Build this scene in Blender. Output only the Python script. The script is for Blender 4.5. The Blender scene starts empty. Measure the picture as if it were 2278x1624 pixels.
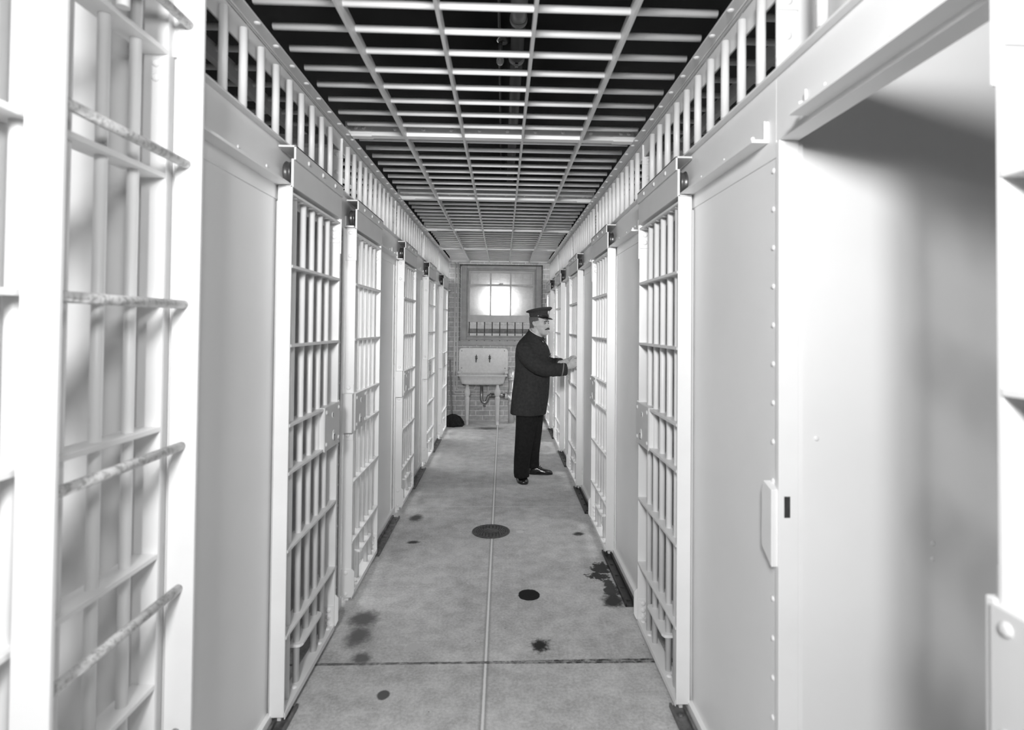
import bpy, bmesh, math, random
from mathutils import Vector, Matrix, Quaternion
random.seed(7)
PI = math.pi
C = bpy.context.scene.collection
S = bpy.context.scene

# ------------------------------------------------------------------ camera
F, X0, Y0 = 1247.884, 1163.884, 702.188
W, H = 2278, 1624
cam_d = bpy.data.cameras.new('camera'); cam = bpy.data.objects.new('camera', cam_d); C.objects.link(cam)
cr = Vector((0.99928946, -0.03649358, 0.00942296)); cu = Vector((-0.01006472, -0.01744194, 0.99979722)); cf = Vector((0.03632183, 0.99918166, 0.01779685))
cam.matrix_world = Matrix(((cr.x, cu.x, -cf.x, 0), (cr.y, cu.y, -cf.y, 0), (cr.z, cu.z, -cf.z, 1.6), (0, 0, 0, 1)))
cam_d.sensor_width = 36; cam_d.lens = F / W * 36
cam_d.shift_x = (W / 2 - X0) / W; cam_d.shift_y = (Y0 - H / 2) / W
cam_d.clip_start = 0.02
cam_d.dof.use_dof = True; cam_d.dof.focus_distance = 5.6; cam_d.dof.aperture_fstop = 2.6
S.camera = cam

# ------------------------------------------------------------------ world, lamps, exposure
wd = bpy.data.worlds.new('world'); S.world = wd; wd.use_nodes = True
wd.node_tree.nodes['Background'].inputs[0].default_value = (1, 1, 1, 1)
wd.node_tree.nodes['Background'].inputs[1].default_value = 1.5


def area(name, loc, target, energy, size, size_y=None, shape='RECTANGLE'):
    l = bpy.data.lights.new(name, 'AREA'); l.energy = energy; l.shape = shape; l.size = size
    if size_y: l.size_y = size_y
    o = bpy.data.objects.new(name, l); C.objects.link(o); o.location = loc
    o.rotation_euler = (Vector(target) - Vector(loc)).to_track_quat('-Z', 'Y').to_euler()
    return o


area('flash_pan_and_fill', (0.04, -0.12, 2.36), (0, 5.0, 1.2), 19, 0.34, shape='DISK')  # added fill lamp to brighten the near panels; the key flash follows
area('flash_pan_and_fill', (-0.30, -1.10, 2.50), (0, 5.0, 1.3), 100, 0.40, shape='DISK')
sl = bpy.data.lights.new('corridor_fill_spot', 'SPOT'); sl.energy = 900; sl.spot_size = math.radians(30); sl.spot_blend = 1.0; sl.shadow_soft_size = .15  # added spot that lifts the far end of the corridor
so_ = bpy.data.objects.new('corridor_fill_spot', sl); C.objects.link(so_); so_.location = (-.08, -1.30, 2.45)
so_.rotation_euler = (Vector((-.05, 9.4, 1.25)) - Vector(so_.location)).to_track_quat('-Z', 'Y').to_euler()
for sx_ in (-1, 1):        # added fill lamps over the two rows of cells, no real skylights
    area('cell_fill', (sx_ * 2.3, 4.8, 2.74), (sx_ * 2.3, 4.8, 0), 95, 1.2, 3.4)
    area('cell_fill', (sx_ * 2.3, 8.2, 2.74), (sx_ * 2.3, 8.2, 0), 190, 1.2, 2.5)

S.view_settings.view_transform = 'Standard'; S.view_settings.look = 'None'
S.view_settings.exposure = -0.17; S.view_settings.gamma = 1.0; S.view_settings.use_curve_mapping = False

# ------------------------------------------------------------------ material helpers


def mat(name, col, rough=0.5, metal=0.0, spec=0.5, noise=0.0, nscale=6.0, bump=0.0, bscale=60.0):
    m = bpy.data.materials.new(name); m.use_nodes = True
    nt = m.node_tree; b = nt.nodes['Principled BSDF']
    b.inputs['Roughness'].default_value = rough; b.inputs['Metallic'].default_value = metal
    b.inputs['Specular IOR Level'].default_value = spec
    b.inputs['Base Color'].default_value = (col, col, col, 1)
    g = nt.nodes.new('ShaderNodeNewGeometry')
    if noise:
        n = nt.nodes.new('ShaderNodeTexNoise'); n.inputs['Scale'].default_value = nscale; n.inputs['Detail'].default_value = 6
        nt.links.new(g.outputs['Position'], n.inputs['Vector'])
        r = nt.nodes.new('ShaderNodeMapRange'); r.inputs[1].default_value = .3; r.inputs[2].default_value = .7
        r.inputs[3].default_value = col * (1 - noise); r.inputs[4].default_value = min(1, col * (1 + noise))
        nt.links.new(n.outputs[0], r.inputs[0]); nt.links.new(r.outputs[0], b.inputs['Base Color'])
    if bump:
        n = nt.nodes.new('ShaderNodeTexNoise'); n.inputs['Scale'].default_value = bscale; n.inputs['Detail'].default_value = 4
        nt.links.new(g.outputs['Position'], n.inputs['Vector'])
        bp = nt.nodes.new('ShaderNodeBump'); bp.inputs['Strength'].default_value = bump; bp.inputs['Distance'].default_value = .01
        nt.links.new(n.outputs[0], bp.inputs['Height']); nt.links.new(bp.outputs[0], b.inputs['Normal'])
    return m


class G:
    """tiny expression builder for shader math"""

    def __init__(s, m): s.nt = m.node_tree

    def m(s, op, a, b=None, c=None):
        n = s.nt.nodes.new('ShaderNodeMath'); n.operation = op
        for i, v in enumerate((a, b, c)):
            if v is None: continue
            if isinstance(v, (int, float)): n.inputs[i].default_value = v
            else: s.nt.links.new(v, n.inputs[i])
        return n.outputs[0]

    def noise(s, vec, scale, detail=5, rough=.55):
        n = s.nt.nodes.new('ShaderNodeTexNoise'); n.inputs['Scale'].default_value = scale
        n.inputs['Detail'].default_value = detail; n.inputs['Roughness'].default_value = rough
        s.nt.links.new(vec, n.inputs['Vector']); return n.outputs[0]

    def rng(s, v, a, b, c, d):
        n = s.nt.nodes.new('ShaderNodeMapRange'); n.interpolation_type = 'SMOOTHSTEP'
        n.inputs[1].default_value = a; n.inputs[2].default_value = b
        for i, q in ((3, c), (4, d)):
            if isinstance(q, (int, float)): n.inputs[i].default_value = q
            else: s.nt.links.new(q, n.inputs[i])
        s.nt.links.new(v, n.inputs[0]); return n.outputs[0]

    def lerp(s, f, a, b):
        # a + (b-a)*f
        return s.m('MULTIPLY_ADD', f, s.m('SUBTRACT', b, a), a)


M = {}
M['white'] = mat('white_enamel_paint', .86, .38, spec=.45, noise=.03, nscale=5, bump=.05, bscale=35)
M['plate'] = mat('white_painted_sheet_steel', .90, .42, spec=.4, noise=.025, nscale=2.2, bump=.03, bscale=14)
M['partition'] = mat('white_painted_partition_steel', .82, .5, spec=.3, noise=.03, nscale=2)
M['hanger'] = mat('grey_white_painted_channel', .72, .42, spec=.4, noise=.03, nscale=6)
M['steel'] = mat('bare_dark_steel', .12, .35, metal=.7, noise=.3, nscale=30)
M['track'] = mat('worn_painted_track_steel', .16, .5, metal=.2, noise=.45, nscale=25)
M['track_dark'] = mat('black_oily_track_steel', .03, .4, metal=.2, noise=.5, nscale=30)
M['hole'] = mat('dark_keyhole', .02, .9)
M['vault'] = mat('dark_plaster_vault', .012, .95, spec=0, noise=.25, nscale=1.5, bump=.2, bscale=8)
M['pipe_dark'] = mat('dark_painted_pipe', .03, .6, spec=.2)
M['pipe_silver'] = mat('aluminium_painted_pipe', .6, .36, metal=.35, noise=.08, nscale=15)
M['pipe_grey'] = mat('dull_grey_pipe', .09, .5, spec=.3)
M['brass'] = mat('dull_brass_tap', .10, .35, metal=.7)
M['trap'] = mat('lead_trap_pipe', .25, .28, metal=.75)
M['porcelain'] = mat('chipped_porcelain_enamel', .60, .3, spec=.5, noise=.07, nscale=30)
M['leg'] = mat('cream_enamel_leg', .55, .35, noise=.05, nscale=20)
M['wood'] = mat('grey_painted_window_wood', .27, .5, noise=.18, nscale=9)
M['sash'] = mat('pale_painted_sash_wood', .44, .5, noise=.1, nscale=9)
M['sill'] = mat('stone_sill', .34, .7, noise=.1, nscale=12)
M['cloth'] = mat('dark_wool_uniform', .034, .9, spec=.15, noise=.2, nscale=40, bump=.4, bscale=28)
M['cloth2'] = mat('darker_wool_trousers', .017, .9, spec=.12, noise=.2, nscale=40, bump=.5, bscale=22)
M['capcloth'] = mat('wool_cap', .05, .85, spec=.15, noise=.15, nscale=60)
M['patent'] = mat('black_patent_leather', .008, .25, spec=.6)
M['leather'] = mat('black_shoe_leather', .010, .16, spec=.7, bump=.15, bscale=70)
M['skin'] = mat('skin', .44, .5, spec=.4, noise=.1, nscale=35)
M['hair'] = mat('dark_hair', .03, .6, noise=.4, nscale=120)
M['grey_hair'] = mat('greying_hair', .10, .6, noise=.4, nscale=150)
M['linen'] = mat('white_collar', .75, .7)
M['braid'] = mat('grey_sleeve_braid', .22, .7)
M['badge'] = mat('polished_badge_metal', .6, .22, metal=.9)
M['eye'] = mat('eye', .26, .3)
M['iris'] = mat('iris', .02, .2)
M['mop'] = mat('black_mop_strands', .012, .95, noise=.6, nscale=60, bump=.9, bscale=45)
M['stick'] = mat('wooden_handle', .22, .6, noise=.2, nscale=20)
M['stone'] = mat('pale_exterior_stone', .55, .8, noise=.1, nscale=6)
M['winbar'] = mat('grey_window_bar', .12, .5)
M['bulb'] = mat('clear_bulb_glass', .8, .05)
M['bulb'].node_tree.nodes['Principled BSDF'].inputs['Transmission Weight'].default_value = .9
M['black_pipe'] = mat('black_socket_cover', .01, .15, spec=.6)

# worn rungs: pale paint rubbed through to dark metal in patches
m = mat('worn_rung_paint', .55, .4); g = G(m); nt = m.node_tree
geo = nt.nodes.new('ShaderNodeNewGeometry'); pos = geo.outputs['Position']
v = g.lerp(g.rng(g.noise(pos, 55, 6, .7), .36, .56, 0., 1.), .34, .66)
v = g.lerp(g.rng(g.noise(pos, 160, 4, .7), .6, .68, 0., 1.), v, .10)
nt.links.new(v, nt.nodes['Principled BSDF'].inputs['Base Color']); M['rung'] = m

# concrete floor with joints, stains, specks
m = mat('worn_concrete', .3, .62, spec=.35); g = G(m); nt = m.node_tree
geo = nt.nodes.new('ShaderNodeNewGeometry'); pos = geo.outputs['Position']
sx = nt.nodes.new('ShaderNodeSeparateXYZ'); nt.links.new(pos, sx.inputs[0]); px, py = sx.outputs[0], sx.outputs[1]
big = g.noise(pos, 1.7, 7, .6); mid = g.noise(pos, 9, 7, .65); fine = g.noise(pos, 70, 4, .7)
base = g.m('ADD', g.rng(big, .3, .7, .55, .68), g.rng(mid, .25, .75, -.12, .10))
base = g.m('ADD', base, g.rng(fine, .28, .72, -.10, .09))
base = g.lerp(g.rng(g.noise(pos, 42, 3, .5), .69, .73, 0., 1.), base, .75)     # pale paint specks
base = g.lerp(g.rng(g.noise(pos, 60, 3, .5), .27, .24, 0., 1.), base, .10)     # dark grit
wob = g.m('SUBTRACT', g.noise(pos, 14, 5, .7), .5); wob2 = g.m('SUBTRACT', g.noise(pos, 38, 4, .7), .5)


def blob(cx, cy, rx, ry, wa=.5, wb=.3):
    d = g.m('ADD', g.m('POWER', g.m('DIVIDE', g.m('SUBTRACT', px, cx), rx), 2), g.m('POWER', g.m('DIVIDE', g.m('SUBTRACT', py, cy), ry), 2))
    d = g.m('SQRT', d); d = g.m('MULTIPLY_ADD', wob, wa, d); return g.m('MULTIPLY_ADD', wob2, wb, d)


def stain(b, cx, cy, rx, ry, col, e0=.95, e1=1.05, wa=.5, wb=.3):
    return g.lerp(g.rng(blob(cx, cy, rx, ry, wa, wb), e0, e1, 1., 0.), b, col)


base = stain(base, .172, 3.36, .066, .072, .008, .93, 1.02, .25, .12)          # round oil spot
base = stain(base, .205, 2.83, .05, .06, .03, .5, 1.3, 2.0, 1.6)               # splashed stain
base = stain(base, .665, 3.72, .055, .09, .05, .85, 1.1, 2.6, 1.4)            # wet patches by the track
base = stain(base, .625, 3.60, .07, .05, .05, .8, 1.1, 3.2, 1.6)
base = stain(base, .675, 3.42, .045, .13, .07, .8, 1.1, 2.4, 1.2)
base = stain(base, .66, 3.28, .07, .09, .05, .5, 1.3, 1.2, .8)
base = stain(base, -.74, 3.10, .085, .10, .17, .4, 1.3, 1.2, .8)
base = stain(base, -.72, 2.93, .07, .11, .17, .3, 1.4, 1.2, .8)
base = stain(base, -.70, 4.70, .06, .09, .12, .4, 1.3, 1.0, .8)
base = stain(base, -.64, 4.18, .05, .03, .06, .4, 1.3, 1.0, .8)
base = stain(base, .60, 4.33, .05, .04, .05, .4, 1.3, 1.4, .8)
base = stain(base, -.50, 2.47, .028, .034, .12, .8, 1.1, .6, .3)
base = stain(base, -.66, 2.74, .05, .05, .17, .5, 1.3, 1.2, .8)
base = stain(base, -.43, 2.83, .035, .04, .60, .8, 1.1, .6, .3)
base = stain(base, -.45, 3.55, .045, .035, .64, .8, 1.1, 1.4, .8)
base = stain(base, .15, 4.38, .03, .03, .75, .8, 1.1, 1.4, .8)
base = stain(base, -.2, 8.75, .25, .12, .14, .3, 1.4, 1.0, .8)


def line(b, coord, at, hw, col, strength, soft=.5):
    d = g.m('ABSOLUTE', g.m('SUBTRACT', coord, g.m('MULTIPLY_ADD', wob2, .004, at)))
    return g.lerp(g.rng(d, hw * (1 - soft), hw * (1 + soft), strength, 0.), b, col)


base = line(base, px, -.065, .015, .30, .7)
base = line(base, px, -.065, .0058, .95, .95)
dk = g.rng(g.noise(pos, 22, 4, .7), .35, .6, .3, 1.)
d = g.m('ABSOLUTE', g.m('SUBTRACT', py, g.m('MULTIPLY_ADD', wob2, .012, 2.695)))
wid = g.rng(px, -.2, .5, .008, .017)
base = g.lerp(g.m('MULTIPLY', g.rng(g.m('SUBTRACT', d, wid), -.004, .004, 1., 0.), dk), base, .03)
base = line(base, py, 2.695, .002, .55, .5)  # painted highlight along the middle of the cross joint
base = line(base, py, 4.99, .005, .75, .8)
base = line(base, py, 7.32, .004, .6, .5)
nt.links.new(base, nt.nodes['Principled BSDF'].inputs['Base Color'])
bp = nt.nodes.new('ShaderNodeBump'); bp.inputs['Strength'].default_value = .25; bp.inputs['Distance'].default_value = .004
nt.links.new(fine, bp.inputs['Height']); nt.links.new(bp.outputs[0], nt.nodes['Principled BSDF'].inputs['Normal'])
M['floor'] = m


def brick(name, c1, c2, mortar, sz=1.0):
    m = mat(name, .3, .75, spec=.25); nt = m.node_tree; b = nt.nodes['Principled BSDF']
    geo = nt.nodes.new('ShaderNodeNewGeometry'); s = nt.nodes.new('ShaderNodeSeparateXYZ'); nt.links.new(geo.outputs[0], s.inputs[0])
    c = nt.nodes.new('ShaderNodeCombineXYZ')
    ad = nt.nodes.new('ShaderNodeMath'); ad.operation = 'ADD'; nt.links.new(s.outputs[0], ad.inputs[0]); nt.links.new(s.outputs[1], ad.inputs[1])
    nt.links.new(ad.outputs[0], c.inputs[0]); nt.links.new(s.outputs[2], c.inputs[1])
    t = nt.nodes.new('ShaderNodeTexBrick'); nt.links.new(c.outputs[0], t.inputs['Vector'])
    t.inputs['Scale'].default_value = 1; t.inputs['Brick Width'].default_value = .232 * sz; t.inputs['Row Height'].default_value = .0825 * sz
    t.inputs['Mortar Size'].default_value = .0055; t.inputs['Mortar Smooth'].default_value = .25; t.inputs['Bias'].default_value = -.2
    for k, q in (('Color1', c1), ('Color2', c2), ('Mortar', mortar)): t.inputs[k].default_value = (q, q, q, 1)
    n = nt.nodes.new('ShaderNodeTexNoise'); n.inputs['Scale'].default_value = 22; n.inputs['Detail'].default_value = 6; nt.links.new(geo.outputs[0], n.inputs['Vector'])
    r = nt.nodes.new('ShaderNodeMapRange'); r.inputs[1].default_value = .3; r.inputs[2].default_value = .7; r.inputs[3].default_value = .82; r.inputs[4].default_value = 1.16
    nt.links.new(n.outputs[0], r.inputs[0])
    mx = nt.nodes.new('ShaderNodeMix'); mx.data_type = 'RGBA'; mx.blend_type = 'MULTIPLY'; mx.inputs[0].default_value = 1
    nt.links.new(t.outputs[0], mx.inputs[6]); nt.links.new(r.outputs[0], mx.inputs[7]); nt.links.new(mx.outputs[2], b.inputs['Base Color'])
    bp = nt.nodes.new('ShaderNodeBump'); bp.invert = True; bp.inputs['Strength'].default_value = .5; bp.inputs['Distance'].default_value = .006
    nt.links.new(t.outputs[1], bp.inputs['Height']); nt.links.new(bp.outputs[0], b.inputs['Normal'])
    return m


M['brick'] = brick('grey_brick', .37, .46, .72)
M['ext_brick'] = brick('pale_exterior_brick', .50, .62, .7)
# outer walls and frosted window glass
m = mat('dirty_frosted_glass', .8, .12, spec=.5); nt = m.node_tree; b = nt.nodes['Principled BSDF']
geo = nt.nodes.new('ShaderNodeNewGeometry')
tl = nt.nodes.new('ShaderNodeBsdfTranslucent'); tr = nt.nodes.new('ShaderNodeBsdfTransparent'); gl = nt.nodes.new('ShaderNodeBsdfGlossy')
tl.inputs[0].default_value = (.85, .85, .85, 1); gl.inputs['Roughness'].default_value = .13; gl.inputs[0].default_value = (.9, .9, .9, 1)
n = nt.nodes.new('ShaderNodeTexNoise'); n.inputs['Scale'].default_value = 9; n.inputs['Detail'].default_value = 8; n.inputs['Roughness'].default_value = .7
nt.links.new(geo.outputs[0], n.inputs['Vector'])
r = nt.nodes.new('ShaderNodeMapRange'); r.inputs[1].default_value = .35; r.inputs[2].default_value = .65; r.inputs[3].default_value = .55; r.inputs[4].default_value = .8
nt.links.new(n.outputs[0], r.inputs[0])
bp = nt.nodes.new('ShaderNodeBump'); bp.inputs['Strength'].default_value = .08; bp.inputs['Distance'].default_value = .004; nt.links.new(n.outputs[0], bp.inputs['Height']); nt.links.new(bp.outputs[0], gl.inputs['Normal'])
mx = nt.nodes.new('ShaderNodeMixShader'); nt.links.new(r.outputs[0], mx.inputs[0]); nt.links.new(tr.outputs[0], mx.inputs[1]); nt.links.new(tl.outputs[0], mx.inputs[2])
mx2 = nt.nodes.new('ShaderNodeMixShader'); mx2.inputs[0].default_value = .055; nt.links.new(mx.outputs[0], mx2.inputs[1]); nt.links.new(gl.outputs[0], mx2.inputs[2])
nt.links.new(mx2.outputs[0], nt.nodes['Material Output'].inputs[0]); M['glass'] = m

# ------------------------------------------------------------------ mesh helpers
WL = {}


class MB:
    def __init__(s): s.v = []; s.f = []; s.sm = []

    def _a(s, vs, fs, sm):
        o = len(s.v); s.v += [tuple(p) for p in vs]; s.f += [tuple(i + o for i in f) for f in fs]
        s.sm += sm if isinstance(sm, list) else [sm] * len(fs); return s

    def box(s, x0, x1, y0, y1, z0, z1):
        x0, x1 = min(x0, x1), max(x0, x1); y0, y1 = min(y0, y1), max(y0, y1)
        vs = [(x, y, z) for z in (z0, z1) for y in (y0, y1) for x in (x0, x1)]
        return s._a(vs, [(0, 2, 3, 1), (4, 5, 7, 6), (0, 1, 5, 4), (2, 6, 7, 3), (0, 4, 6, 2), (1, 3, 7, 5)], False)

    def prism(s, poly, axis, a, b):
        """poly: list of 2D points in the plane normal to axis ('x': (y,z), 'y': (x,z), 'z': (x,y))"""
        def P(p, t): return {'x': (t, p[0], p[1]), 'y': (p[0], t, p[1]), 'z': (p[0], p[1], t)}[axis]
        n = len(poly); vs = [P(p, a) for p in poly] + [P(p, b) for p in poly]
        return s._a(vs, [tuple(range(n))[::-1], tuple(range(n, 2 * n))] + [(i, (i + 1) % n, n + (i + 1) % n, n + i) for i in range(n)], False)

    def loft(s, rings, cap0=True, cap1=True, closed=True, smooth=True):
        n = len(rings[0]); vs = [p for r in rings for p in r]; fs = []
        for k in range(len(rings) - 1):
            for i in range(n if closed else n - 1):
                j = (i + 1) % n; fs.append((k * n + i, k * n + j, (k + 1) * n + j, (k + 1) * n + i))
        sm = [smooth] * len(fs)
        if cap0: fs.append(tuple(range(n))[::-1]); sm.append(False)
        if cap1: fs.append(tuple((len(rings) - 1) * n + i for i in range(n))); sm.append(False)
        return s._a(vs, fs, sm)

    def cyl(s, p0, p1, r, r1=None, n=14):
        return s.tube([p0, p1], [r, r if r1 is None else r1], n)

    def tube(s, path, r, n=12):
        P = [Vector(p) for p in path]; R = r if isinstance(r, (list, tuple)) else [r] * len(P)
        T = [(P[min(i + 1, len(P) - 1)] - P[max(i - 1, 0)]).normalized() for i in range(len(P))]
        a = Vector((0, 0, 1)) if abs(T[0].z) < .9 else Vector((1, 0, 0))
        a = (a - T[0] * a.dot(T[0])).normalized(); rings = []
        for i, p in enumerate(P):
            a = (a - T[i] * a.dot(T[i])).normalized(); b = T[i].cross(a)
            rings.append([p + (a * math.cos(t) + b * math.sin(t)) * R[i] for t in [2 * PI * k / n for k in range(n)]])
        return s.loft(rings)

    def dome(s, c, nrm, r, h=None, n=10):
        c = Vector(c); N = Vector(nrm).normalized(); h = h or r * .62
        a = Vector((0, 0, 1)) if abs(N.z) < .9 else Vector((1, 0, 0)); a = (a - N * a.dot(N)).normalized(); b = N.cross(a); rings = []
        for q in (-.2, 0, .35, .7, .92):
            rr = r if q <= 0 else r * math.sqrt(max(0, 1 - q * q)); rings.append([c + N * (h * q) + (a * math.cos(t) + b * math.sin(t)) * rr for t in [2 * PI * k / n for k in range(n)]])
        return s.loft(rings)

    def lathe(s, prof, o=(0, 0, 0), n=24, axis=(0, 0, 1), cap=True):
        N = Vector(axis).normalized(); a = Vector((1, 0, 0)) if abs(N.x) < .9 else Vector((0, 1, 0)); a = (a - N * a.dot(N)).normalized(); b = N.cross(a); o = Vector(o)
        return s.loft([[o + N * z + (a * math.cos(t) + b * math.sin(t)) * max(r, 1e-4) for t in [2 * PI * k / n for k in range(n)]] for r, z in prof], cap, cap)

    def build(s, name, m, parent=None, loc=None, bevel=0, base=None):
        """vertices are in world coordinates; the object sits at its parent's base (or at loc)"""
        o0 = Vector(WL[parent]) if parent else Vector(loc or (0, 0, 0))
        me = bpy.data.meshes.new(name)
        me.from_pydata([tuple(Vector(p) - o0) for p in s.v], [], s.f)
        for p, q in zip(me.polygons, s.sm): p.use_smooth = q
        bm = bmesh.new(); bm.from_mesh(me); bmesh.ops.recalc_face_normals(bm, faces=bm.faces); bm.to_mesh(me); bm.free()
        me.materials.append(m)
        o = bpy.data.objects.new(name, me); C.objects.link(o)
        if parent: o.parent = parent
        else: o.location = o0
        WL[o] = o0
        if bevel:
            b = o.modifiers.new('bevel', 'BEVEL'); b.width = bevel; b.segments = 2; b.limit_method = 'ANGLE'; b.angle_limit = math.radians(50)
        return o


def thing(name, label, cat, loc, group=None):
    o = bpy.data.objects.new(name, None); C.objects.link(o); o.location = loc; o.empty_display_size = .1
    o['label'] = label; o['category'] = cat; WL[o] = Vector(loc)
    if group: o['group'] = group
    return o


def tag(o, label, cat, group=None, kind=None):
    o['label'] = label; o['category'] = cat
    if group: o['group'] = group
    if kind: o['kind'] = kind
    return o


def struct(o): o['kind'] = 'structure'; return o


def sroot(name, loc=(0, 0, 0)):
    o = bpy.data.objects.new(name, None); C.objects.link(o); o.location = loc; WL[o] = Vector(loc); o['kind'] = 'structure'; return o


def dup(root, loc, label, group=None):
    r = root.copy(); C.objects.link(r); r.location = loc; r['label'] = label; WL[r] = Vector(loc)
    if group: r['group'] = group
    for ch in list(root.children):
        c = ch.copy(); C.objects.link(c); c.parent = r
        for q in list(ch.children):
            d = q.copy(); C.objects.link(d); d.parent = c
    return r


# ------------------------------------------------------------------ dimensions
FL, FR = .848, .7295           # corridor faces of the sliding doors
YB, P = 3.19, 1.5816           # first partition in view, bay pitch
YW = 9.485                     # far brick wall
ZC = 2.66                      # corridor grille
PART = [YB + (k - 1) * P for k in range(5)]       # partitions 1.61 ... 7.94
LD = .672                      # door length
D = {-1: [(2.272, 'far'), (3.254, 'near'), (4.836, 'near'), (6.418, 'near'), (7.999, 'near')],
     1: [(2.313, 'far'), (3.895, 'far'), (5.476, 'far'), (7.058, 'far'), (8.639, 'far')]}
face = {-1: FL, 1: FR}


def X(sg, u): return sg * (face[sg] + u)


# ------------------------------------------------------------------ setting: floor, vault, outer walls
struct(MB().box(-3.2, 3.2, -5.3, YW + .4, -.12, 0).build('floor', M['floor'], loc=(0, 0, 0)))
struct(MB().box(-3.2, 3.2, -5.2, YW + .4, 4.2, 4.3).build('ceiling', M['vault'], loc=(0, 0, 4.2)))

wb = sroot('wall_back', (0, YW, 0))
b = MB()
wx0, wx1, wz0, wz1 = -.735, .672, 1.30, 2.625
b.box(-3.2, wx0, YW, YW + .35, 0, 2.70).box(wx1, 3.2, YW, YW + .35, 0, 2.70).box(wx0, wx1, YW, YW + .35, 0, wz0).box(wx0, wx1, YW, YW + .35, wz1, 2.70)
b.build('brickwork', M['brick'], wb)
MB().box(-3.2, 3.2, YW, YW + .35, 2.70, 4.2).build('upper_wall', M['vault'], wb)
for sg, nm in ((-1, 'wall_left'), (1, 'wall_right')):
    struct(MB().box(sg * 3.1, sg * 3.2, -5.2, YW, 0, 4.2).build(nm, M['vault'], loc=(sg * 3.1, 0, 0)))

struct(MB().box(-3.2, 3.2, -5.3, -5.2, 0, 4.2).build('wall_front', M['partition'], loc=(0, -5.2, 0)))

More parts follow.
